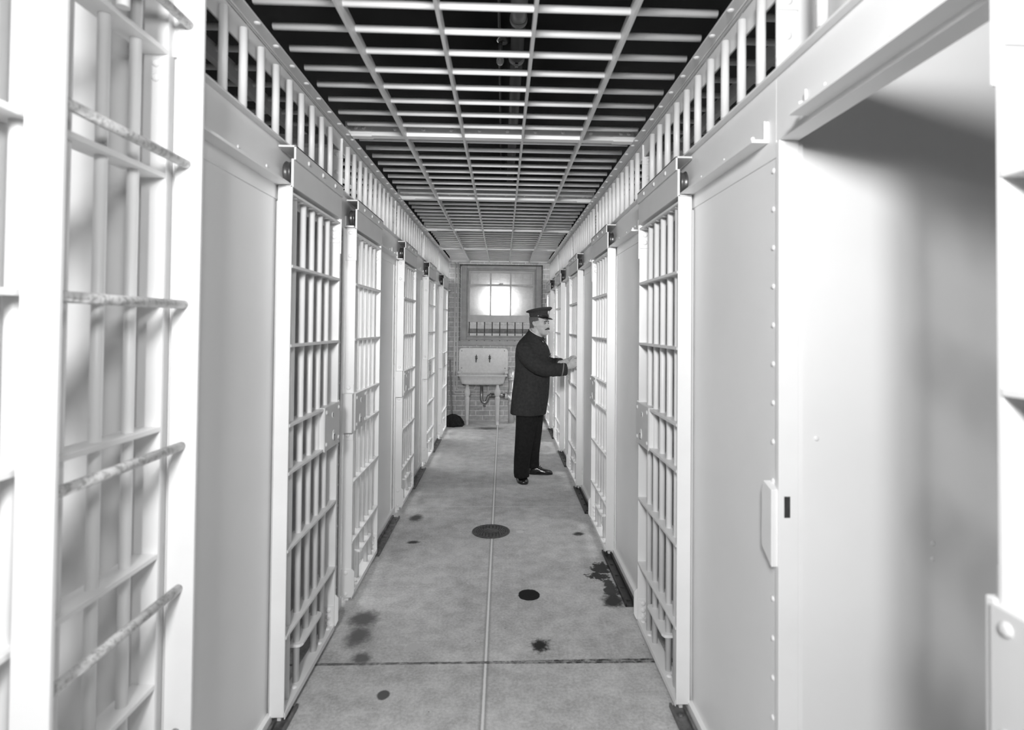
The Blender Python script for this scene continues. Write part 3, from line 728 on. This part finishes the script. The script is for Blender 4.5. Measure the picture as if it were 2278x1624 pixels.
# ------------------------------------------------------------------ mop in the corner
mp = thing('mop', 'black mop standing in the left corner beside the washbasin', 'mop', (-.78, 8.98, 0))
MB().tube([(-.80, 9.02, .10), (-.872, 9.40, 1.02)], .014, 10).build('handle', M['stick'], mp)
b = MB(); n = 40; rings = []
for t, rr_, zz in ((0, .17, .002), (.2, .172, .03), (.4, .150, .075), (.6, .12, .12), (.8, .08, .155), (1, .03, .178)):
    ring = []
    for i in range(n):
        a = 2 * PI * i / n; k = 1 + .10 * math.sin(i * 5.1) + .08 * math.sin(i * 2.3 + zz * 9); ring.append((-.775 + rr_ * k * math.cos(a) * 1.0, 8.97 + rr_ * k * math.sin(a) * .8, zz + (.008 * math.sin(i * 3.3) if zz > .01 else 0)))
    rings.append(ring)
b.loft(rings)
for i in range(46):
    a = random.uniform(0, 2 * PI); R_ = random.uniform(.16, .20)
    p = [(-.775 + .04 * math.cos(a), 8.97 + .03 * math.sin(a), .17), (-.775 + .11 * math.cos(a), 8.97 + .09 * math.sin(a), .135), (-.775 + .165 * math.cos(a), 8.97 + .135 * math.sin(a), .06), (-.775 + R_ * math.cos(a + .1), 8.97 + R_ * .82 * math.sin(a + .1), .008)]
    b.tube(p, [.012, .014, .012, .007], 6)
b.build('mop_head', M['mop'], mp)

# ------------------------------------------------------------------ above the grille: conduit, lamp, drain pipe
MB_c = MB().cyl((-.055, .8, 4.17), (-.055, YW - .05, 4.17), .013, n=10)
tag(MB_c.build('conduit', M['pipe_dark'], loc=(-.055, 5, 4.17)), 'thin dark conduit running along the dark ceiling above the grille', 'conduit')
lp = thing('ceiling_lamp', 'bare unlit bulb under a round black fixture above the grille', 'lamp', (-.04, 4.75, 4.1))
MB().lathe([(.05, .06), (.072, .05), (.075, .0), (.06, -.03), (.03, -.045)], (-.02, 4.75, 4.05), 24).build('fixture', M['black_pipe'], lp)
MB().lathe([(.018, 0), (.02, -.06), (.024, -.09)], (-.045, 4.75, 4.01), 14).build('socket', M['steel'], lp)
MB().lathe([(.014, 0), (.022, -.02), (.033, -.05), (.032, -.075), (.018, -.095), (.004, -.1)], (-.045, 4.75, 3.915), 18).build('bulb', M['bulb'], lp)
dp = thing('overhead_pipe', 'thick dark pipe with flanged elbow hanging above the corridor grille', 'pipe', (.1, 5, 4.0))
MB().cyl((.10, 4.25, 3.99), (.10, YW - .03, 3.99), .058, n=18).build('pipe_run', M['pipe_dark'], dp)
MB().tube([(.10, 4.3, 3.99), (.10, 4.22, 3.99), (.10, 4.17, 4.02), (.10, 4.15, 4.08), (.10, 4.15, 4.19)], [.062, .064, .066, .064, .062], 18).lathe([(.058, -.02), (.07, -.02), (.07, .02), (.058, .02)], (.10, 4.33, 3.99), 20, (0, 1, 0)).build('elbow', M['pipe_grey'], dp)
MB().lathe([(.058, -.02), (.072, -.02), (.072, .03), (.058, .03)], (.10, 4.95, 3.99), 20, (0, 1, 0)).box(.085, .115, 4.93, 4.97, 3.90, 3.93).build('coupling', M['pipe_grey'], dp)

# ------------------------------------------------------------------ the officer
V = Vector
po = thing('person', 'person in dark uniform coat and peaked cap gripping the bars of a right-hand door', 'person', (.27, 5.85, 0))


def basis(deg):
    a = math.radians(deg); return V((math.cos(a), -math.sin(a), 0)), V((math.sin(a), math.cos(a), 0))     # forward, left


def ering(c, fw, lf, a, b, n=40, zt=0, pw=2.0, fold=0, nf=7, ph=0, zl=0):
    """ellipse ring; zt tilts it up towards the front, zl towards the left, fold adds drapery waves"""
    out = []
    for i in range(n):
        t = 2 * PI * i / n; ct, st = math.cos(t), math.sin(t)
        q = (abs(ct) ** pw + abs(st) ** pw) ** (-1 / pw) * (1 + fold * math.sin(nf * t + ph))
        out.append(V(c) + fw * (a * q * ct) + lf * (b * q * st) + V((0, 0, zt * ct + zl * st)))
    return out


def remesh(o, vox, smooth=4, fac=.5):
    r = o.modifiers.new('remesh', 'REMESH'); r.mode = 'VOXEL'; r.voxel_size = vox; r.use_smooth_shade = True
    s = o.modifiers.new('smooth', 'SMOOTH'); s.factor = fac; s.iterations = smooth


tf, tl_ = basis(27)
hf, hl = basis(31)
HC = V((.372, 5.79, 1.503))            # chin level on the ear axis

# --- head
tab = [(0, .090, -.035, .020), (.006, .098, -.005, .034), (.02, .103, .028, .047), (.042, .103, .052, .056), (.062, .103, .068, .061), (.085, .103, .077, .065), (.105, .100, .083, .069),
       (.125, .096, .089, .071), (.145, .101, .093, .073), (.165, .100, .095, .075), (.185, .092, .094, .073), (.205, .074, .085, .063), (.222, .046, .062, .044), (.232, .012, .028, .020)]


def tl(z):
    for k in range(len(tab) - 1):
        if tab[k][0] <= z <= tab[k + 1][0]:
            q = (z - tab[k][0]) / (tab[k + 1][0] - tab[k][0]); q2 = q
            return [tab[k][i] + (tab[k + 1][i] - tab[k][i]) * q2 for i in (1, 2, 3)]
    return list(tab[-1][1:])


def gs(x, s): return math.exp(-(x / s) ** 2)


def nosea(z):
    pt = [(.070, 0), (.078, .010), (.086, .025), (.092, .026), (.105, .018), (.12, .0115), (.133, .006), (.145, .001), (.16, 0)]
    for (a, p), (b_, q) in zip(pt, pt[1:]):
        if a <= z <= b_: return p + (q - p) * (z - a) / (b_ - a)
    return 0


def headpt(t, z, off=0):
    Fr, Bk, Wd = tl(z); t2 = t if t <= PI else t - 2 * PI
    c = (Fr - Bk) / 2; a = (Fr + Bk) / 2; pw = 2.25
    q = (abs(math.cos(t)) ** pw + abs(math.sin(t)) ** pw) ** (-1 / pw)
    f_ = c + a * q * math.cos(t); l_ = Wd * q * math.sin(t)
    sg = 0
    ang = abs(t2)
    f_ += nosea(z) * gs(t2, .20) * (1.0)
    f_ += .006 * gs(t2, .45) * gs(z - .014, .012)                          # chin
    f_ += (.004 * gs(z - .058, .005) + .0045 * gs(z - .046, .006) - .003 * gs(z - .052, .003)) * gs(t2, .33)
    f_ -= .011 * gs(ang - .40, .16) * gs(z - .124, .012)                     # eye sockets
    f_ += .005 * gs(ang - .36, .25) * gs(z - .143, .008)                     # brows
    k = .005 * gs(ang - .85, .3) * gs(z - .100, .016) - .004 * gs(ang - .95, .3) * gs(z - .06, .018)
    l_ += math.copysign(k, math.sin(t)) if abs(math.sin(t)) > 1e-6 else 0
    l_ += math.copysign(.006 * gs(ang - .13, .13) * gs(z - .083, .006), t2) if ang < .6 else 0
    p = HC + hf * (f_ * (1 + off)) + hl * (l_ * (1 + off)) + V((0, 0, z)); return p


def hp(f, l, z): return HC + hf * f + hl * l + V((0, 0, z))


b = MB(); NT = 72
zs = [tab[-1][0] * (i / 58) for i in range(59)]
b.loft([[headpt(2 * PI * i / NT, z) for i in range(NT)] for z in zs])
nk = V((.335, 5.79, 1.44))
b.loft([ering(nk + V((.0, 0, -.08)), hf, hl, .10, .14, 28), ering(nk, hf, hl, .068, .072, 28), ering(V((.348, 5.79, 1.50)), hf, hl, .060, .060, 28), ering(V((.353, 5.79, 1.56)), hf, hl, .062, .058, 28), ering(V((.355, 5.79, 1.60)), hf, hl, .058, .055, 28)])
for sg in (-1, 1):     # ears
    rings = []
    for q in (-1, -.55, 0, .55, 1):
        w = math.sqrt(max(.02, 1 - q * q)); c0 = hp(-.008 - .010 * q, sg * (.073 + .006 * (q + 1) * .5), .113 + .030 * q)
        rings.append([c0 + hf * (.019 * w * (1.0 + .25 * q) * math.cos(t)) + hl * (sg * (.009 * w * math.sin(t) + .012 * max(0, -math.cos(t)) * w)) for t in [2 * PI * i / 18 for i in range(18)]])
    b.loft(rings)
# torso, arms (inside the clothes), hands
b.loft([ering(V((.29, 5.80, z)), tf, tl_, a_, b_, 28) for z, a_, b_ in ((.80, .10, .15), (1.0, .10, .15), (1.2, .11, .16), (1.36, .10, .17), (1.44, .07, .09), (1.47, .05, .06))])
RS, RE, RW = V((.235, 5.625, 1.365)), V((.40, 5.52, 1.185)), V((.638, 5.547, 1.193))
LS, LE, LW = V((.36, 5.96, 1.365)), V((.47, 5.93, 1.18)), V((.606, 5.735, 1.222))
b.tube([RS, RE, RW], [.05, .042, .026], 14).tube([LS, LE, LW], [.05, .042, .026], 14)


def hand(b, bar, wrist, my, zk):
    """bar: (x, y) gripped; my=-1: palm on the near (-Y) side of the bar"""
    bx_, by_ = bar
    pl = lambda x, y, z: V((bx_ + x, by_ - my * y * -1, z))
    up = V((0, 0, 1))
    w = V(wrist); k1 = pl(-.046, .020, zk - .026)
    d = (k1 - w).normalized(); thick = V((0, 1, 0)) - d * d.y; thick.normalize(); hh = d.cross(thick)
    rings = []
    for q, hw, th in ((-.35, .026, .022), (0, .027, .020), (.35, .036, .018), (.7, .041, .0165), (1.0, .040, .0145), (1.12, .034, .011)):
        c0 = w + (k1 - w) * q; rings.append([c0 + hh * (hw * math.cos(t)) + thick * (th * math.sin(t)) for t in [2 * PI * i / 20 for i in range(20)]])
    b.loft(rings)
    for i, (dz, ln) in enumerate(((.010, 1.0), (-.0095, 1.06), (-.029, 1.0), (-.047, .85))):
        z = zk + dz
        b.tube([pl(-.058, .018, z - .003), pl(-.036, .0235, z), pl(-.010, .0215, z - .001), pl(.0165, .013 * 1, z - .003), pl(.0205 * ln, -.008, z - .005), pl(.006, -.0225 * ln, z - .006), pl(-.006, -.024 * ln, z - .007)],
               [.0095, .0098, .0092, .0088, .0084, .0078, .0062], 10)
    z = zk + .012
    b.tube([pl(-.085, .018, z - .02), pl(-.060, .006, z + .006), pl(-.036, -.010, z + .014), pl(-.014, -.0225, z + .010), pl(.004, -.026, z + .003)], [.013, .0135, .0115, .0098, .0075], 10)


hand(b, (FR + .030, D[1][2][0] + .098), RW, -1, 1.256)
hand(b, (FR + .030, D[1][2][0] + .210), LW, 1, 1.266)
body = b.build('body', M['skin'], po); remesh(body, .0034, 2, .4)

# --- eyes, brows, moustache, hair
for sg in (-1, 1):
    e = MB(); c0 = hp(.0865, sg * .034, .124)
    e.lathe([(.0115 * math.sin(PI * i / 12), -.0115 * math.cos(PI * i / 12)) for i in range(13)], c0, 18, hf).build('eye', M['eye'], po)
    MB().lathe([(.0062, .0), (.0062, .0018), (.003, .0026)], c0 + hf * .0102 + hl * (-.001), 14, hf).build('iris', M['iris'], po)
    MB().tube([hp(.104, sg * .012, .141), hp(.103, sg * .024, .1445), hp(.096, sg * .040, .1425), hp(.085, sg * .051, .137)], [.003, .004, .0035, .002], 8).build('eyebrow', M['hair'], po)
mu = MB()
for sg in (-1, 1): mu.tube([hp(.1135, sg * -.004, .069), hp(.1125, sg * .008, .068), hp(.1085, sg * .020, .0645), hp(.100, sg * .032, .060), hp(.090, sg * .043, .057)], [.0075, .0088, .0082, .006, .002], 12)
remesh(mu.build('moustache', M['hair'], po), .003, 2)
h = MB(); n = 30
rings = []
for z in [.055 + .012 * i for i in range(12)]:
    t0 = 1.95 if z < .10 else (1.85 if z < .14 else 1.25)
    rings.append([headpt(t0 + (2 * PI - 2 * t0) * i / n, min(z, .2), .012) for i in range(n + 1)])
ho = h.loft(rings, False, False, False).build('hair', M['grey_hair'], po); sd = ho.modifiers.new('solid', 'SOLIDIFY'); sd.thickness = .007; sd.offset = 1

# --- cap
cc = hp(.002, 0, .198)
b = MB()
b.loft([ering(cc + V((0, 0, z)), hf, hl, a_, b_, 48, zt) for z, a_, b_, zt in ((-.016, .098, .079, -.008), (.0, .104, .083, -.004), (.028, .106, .086, .004), (.040, .112, .092, .010), (.052, .131, .117, .019), (.058, .138, .125, .022), (.064, .138, .125, .024), (.071, .128, .115, .023), (.076, .09, .08, .016), (.078, .02, .02, .004))])
cap = b.build('cap', M['capcloth'], po)
b = MB().tube([cc + hf * (.1075 * math.cos(t)) + hl * (.0885 * math.sin(t)) + V((0, 0, .028 + .004 * math.cos(t))) for t in [2 * PI * i / 48 for i in range(49)]], .0018, 6); b.build('piping', M['capcloth'], cap)
rings = []; nn = 28
for q, dr, dz in ((0, -.004, .0), (.3, .014, -.003), (.65, .034, -.011), (1, .052, -.024)):
    ring = []
    for i in range(nn + 1):
        t = -1.18 + 2.36 * i / nn; k = math.cos(t * .5 * PI / 1.18) ** .7 if abs(t) < 1.179 else 0
        ring.append(cc + hf * ((.103 + dr * k) * math.cos(t)) + hl * ((.083 + dr * k * .55) * math.sin(t)) + V((0, 0, -.012 + dz * k)))
    rings.append(ring)
vi = MB().loft(rings, False, False, False).build('visor', M['patent'], cap); sd = vi.modifiers.new('solid', 'SOLIDIFY'); sd.thickness = .004
MB().tube([cc + hf * (.106 * math.cos(t)) + hl * (.086 * math.sin(t)) + V((0, 0, -.006 + .006 * abs(math.sin(t)))) for t in [-1.25 + 2.5 * i / 24 for i in range(25)]], .005, 8).build('strap', M['patent'], cap)
b = MB()
for sg in (-1, 1): b.dome(cc + hf * .035 + hl * (sg * .083) + V((0, 0, .001)), hl * sg, .0075)
b.build('cap_button', M['badge'], cap)
bd = MB(); o = cc + hf * .1085 + V((0, 0, .030)); w = 8
bd.loft([[o + hf * .001 + hl * x + V((0, 0, z)) for x, z in ((-.014, .022), (-.006, .026), (0, .030), (.006, .026), (.014, .022), (.017, .0), (.012, -.016), (0, -.026), (-.012, -.016), (-.017, .0))],
         [o + hf * .006 + hl * (x * .8) + V((0, 0, z * .85)) for x, z in ((-.014, .022), (-.006, .026), (0, .030), (.006, .026), (.014, .022), (.017, .0), (.012, -.016), (0, -.026), (-.012, -.016), (-.017, .0))]], smooth=False)
bd.dome(o + hf * .006 + V((0, 0, .006)), hf, .006).dome(o + hf * .006 + V((0, 0, -.010)), hf, .0045)
bd.build('cap_badge', M['badge'], cap)

# --- coat
b = MB()
lv = [(.700, .270, 5.775, .178, .215, .022), (.78, .279, 5.775, .182, .212, .020), (.885, .292, 5.78, .186, .206, .016), (1.0, .302, 5.785, .184, .195, .010), (1.08, .308, 5.787, .180, .187, .006), (1.18, .315, 5.79, .178, .185, .004),
      (1.28, .315, 5.79, .180, .190, .003), (1.35, .312, 5.79, .168, .196, 0), (1.40, .308, 5.79, .148, .196, 0), (1.435, .308, 5.79, .124, .172, 0), (1.465, .315, 5.79, .102, .130, 0), (1.492, .327, 5.79, .085, .095, 0), (1.515, .336, 5.79, .076, .078, 0)]
rings = [ering(V((x_, y_, z)), tf, tl_, a_, b_, 60, zt=(-.030 * max(0, (z - 1.40) / .115) if z > 1.40 else -.004), pw=2.15, fold=fo, nf=6, ph=.6 + z) for z, x_, y_, a_, b_, fo in lv]
b.loft(rings)


def sleeve(b, path, rad, n=26, sq=.85):
    Pp = [V(p) for p in path]; R_ = []
    # Catmull-Rom resample
    pts, rs = [], []
    for i in range(len(Pp) - 1):
        p0, p1, p2, p3 = Pp[max(i - 1, 0)], Pp[i], Pp[i + 1], Pp[min(i + 2, len(Pp) - 1)]
        for k in range(6):
            t = k / 6; pts.append(.5 * (2 * p1 + (p2 - p0) * t + (2 * p0 - 5 * p1 + 4 * p2 - p3) * t * t + (3 * p1 - p0 - 3 * p2 + p3) * t ** 3)); rs.append(rad[i] + (rad[i + 1] - rad[i]) * t)
    pts.append(Pp[-1]); rs.append(rad[-1])
    rs = [r * (1 + .035 * math.sin(j * 1.9) + .02 * math.sin(j * 3.1)) for j, r in enumerate(rs)]
    b.tube(pts, rs, n)


sleeve(b, [(.215, 5.655, 1.385), (.235, 5.600, 1.320), (.298, 5.555, 1.245), (.375, 5.528, 1.192), (.455, 5.525, 1.172), (.55, 5.535, 1.168), (.636, 5.547, 1.172)], [.080, .088, .088, .082, .072, .066, .062])
sleeve(b, [(.35, 5.94, 1.385), (.40, 5.965, 1.30), (.455, 5.945, 1.215), (.52, 5.875, 1.20), (.600, 5.745, 1.215)], [.075, .082, .078, .066, .057])
coat = b.build('coat', M['cloth'], po); remesh(coat, .006, 6, .5)
# cuff edging braid, near sleeve
MB().loft([[V((.596, 5.541, 1.170)) + V((.0, 0, 0)) + q * V((.010, .001, 0)) + V((.12 * math.sin(t) * .075, math.cos(t) * rr_, math.sin(t) * rr_)) for t in [2 * PI * i / 30 for i in range(30)]] for q, rr_ in ((-.5, .060), (-.5, .0665), (.5, .0665), (.5, .060))], False, False).build('sleeve_braid', M['braid'], po)
# collars
def collar(z0f, z0b, z1f, z1b, r0, r1, th, nm, m_, gap):
    rings = []
    n = 44
    for (rr_, zf, zb) in ((r0, z0f, z0b), (r1, z1f, z1b), (r1 - th, z1f, z1b), (r0 - th, z0f, z0b), (r0, z0f, z0b)):
        ring = []
        for i in range(n + 1):
            t = gap + (2 * PI - 2 * gap) * i / n; zz = (zf + zb) / 2 + (zf - zb) / 2 * math.cos(t)
            c0 = V((.345, 5.79, 0)); ring.append(c0 + tf * (rr_ * 1.0 * math.cos(t)) + tl_ * (rr_ * .98 * math.sin(t)) + V((0, 0, zz)))
        rings.append(ring)
    return MB().loft(rings, False, False, False).build(nm, m_, po)


collar(1.455, 1.53, 1.482, 1.566, .092, .078, .006, 'coat_collar', M['cloth'], .10)
collar(1.47, 1.55, 1.488, 1.573, .0725, .0705, .003, 'shirt_collar', M['linen'], .12)
b = MB()
for z, x_, y_, a_, k in ((1.40, .308, 5.79, .150, 0), (1.28, .315, 5.79, .182, 0), (1.15, .312, 5.79, .180, 0), (1.02, .302, 5.785, .184, 0), (.90, .292, 5.78, .186, 0)):
    b.dome(V((x_, y_, z)) + tf * (a_ * .995) + tl_ * (-.03), tf - tl_ * .15, .009, .006)
b.build('coat_button', M['patent'], po)
for z, la in ((1.30, .05),):
    o = V((.315, 5.79, z)) + tf * .1745 + tl_ * .055
    bd = MB(); pts = [(.022 * (1 if i % 2 == 0 else .62) * math.cos(2 * PI * i / 14 + PI / 2), .026 * (1 if i % 2 == 0 else .66) * math.sin(2 * PI * i / 14 + PI / 2)) for i in range(14)]
    bd.loft([[o + tl_ * x + V((0, 0, q)) for x, q in pts], [o + tf * .006 + tl_ * x * .8 + V((0, 0, q * .8)) for x, q in pts]], smooth=False).dome(o + tf * .006, tf, .010).dome(o + tf * .004 + tl_ * -.032 + V((0, 0, -.012)), tf, .005)
    bd.build('breast_badge', M['badge'], po)
MB().tube([V((.315, 5.79, 1.452)) + tf * .105 + tl_ * -.012, V((.315, 5.79, 1.43)) + tf * .122 + tl_ * -.014], .003, 6).build('collar_pin', M['badge'], po)

# --- trousers and shoes
b = MB()
def leg(b, lv, ph):
    rings = []
    for i, (z, x_, y_, a_, b_) in enumerate(lv):
        rings.append(ering(V((x_, y_, z)), tf, tl_, a_, b_, 40, fold=.02, nf=5, ph=ph + z * 9))
    b.loft(rings)


leg(b, [(.05, .212, 5.775, .074, .092), (.10, .207, 5.778, .076, .094), (.22, .213, 5.772, .082, .092), (.36, .228, 5.76, .092, .096), (.50, .240, 5.75, .100, .102), (.66, .255, 5.74, .112, .112), (.80, .265, 5.745, .125, .125), (.92, .28, 5.76, .125, .13)], 0)
leg(b, [(.09, .335, 6.03, .072, .085), (.14, .330, 6.025, .073, .086), (.24, .325, 5.995, .078, .088), (.36, .325, 5.955, .086, .095), (.50, .325, 5.915, .098, .102), (.66, .325, 5.875, .11, .112), (.80, .32, 5.85, .125, .125), (.92, .30, 5.83, .125, .13)], 1.5)
tr_ = b.build('trousers', M['cloth2'], po); remesh(tr_, .007, 5, .5)


def shoe(heel, toe, wd=.047):
    hx, tx = V((heel[0], heel[1], 0)), V((toe[0], toe[1], 0)); d = (tx - hx); L_ = d.length; d.normalize(); s_ = V((-d.y, d.x, 0)); up = V((0, 0, 1))
    # (t, half width, top height, side squareness)
    prof = [(0, .020, .055), (.03, .030, .075), (.12, .034, .098), (.28, .036, .105), (.40, .037, .092), (.52, .042, .072), (.66, .047, .058), (.80, .046, .050), (.90, .039, .043), (.97, .025, .034), (1.0, .008, .022)]
    rings = []
    for t, w, hgt in prof:
        c0 = hx + d * (L_ * t); w = w * wd / .047; ring = []
        for i in range(20):
            a = 2 * PI * i / 20; ca, sa = math.cos(a), math.sin(a)
            zz = .012 + (hgt - .012) * max(0, sa) ** .8 if sa > 0 else .012
            ring.append(c0 + s_ * (w * (abs(ca) ** .75) * (1 if ca > 0 else -1)) + up * zz)
        rings.append(ring)
    o = MB().loft(rings).build('shoe', M['leather'], po)
    so = []
    for k in range(28):
        t = 2 * PI * k / 28; ct, st = math.cos(t), math.sin(t)
        l_ = .5 + .515 * ct; w = (.034 + .016 * max(0, min(1, (l_ - .1) / .6))) * (wd / .047); so.append((hx + d * (L_ * l_) + s_ * (w * math.copysign(abs(st) ** .7, st))))
    MB().loft([[p + up * z for p in so] for z in (0.0005, .016)], smooth=False).build('sole', M['leather'], o)
    lc = MB()
    for t in (.42, .48, .54): c0 = hx + d * (L_ * t); lc.tube([c0 + s_ * -.018 + up * (.098 - (t - .42) * .22), c0 + up * (.107 - (t - .42) * .24), c0 + s_ * .018 + up * (.098 - (t - .42) * .22)], .0028, 6)
    c0 = hx + d * (L_ * .40) + up * .112
    for sg in (-1, 1): lc.tube([c0, c0 + s_ * (sg * .02) + up * .016, c0 + s_ * (sg * .036) + up * .004, c0 + s_ * (sg * .02) - up * .004, c0], .0028, 6)
    lc.build('laces', M['leather'], o)
    return o


shoe((.185, 5.935), (.236, 5.668), .056)
shoe((.300, 6.075), (.552, 6.068), .047)
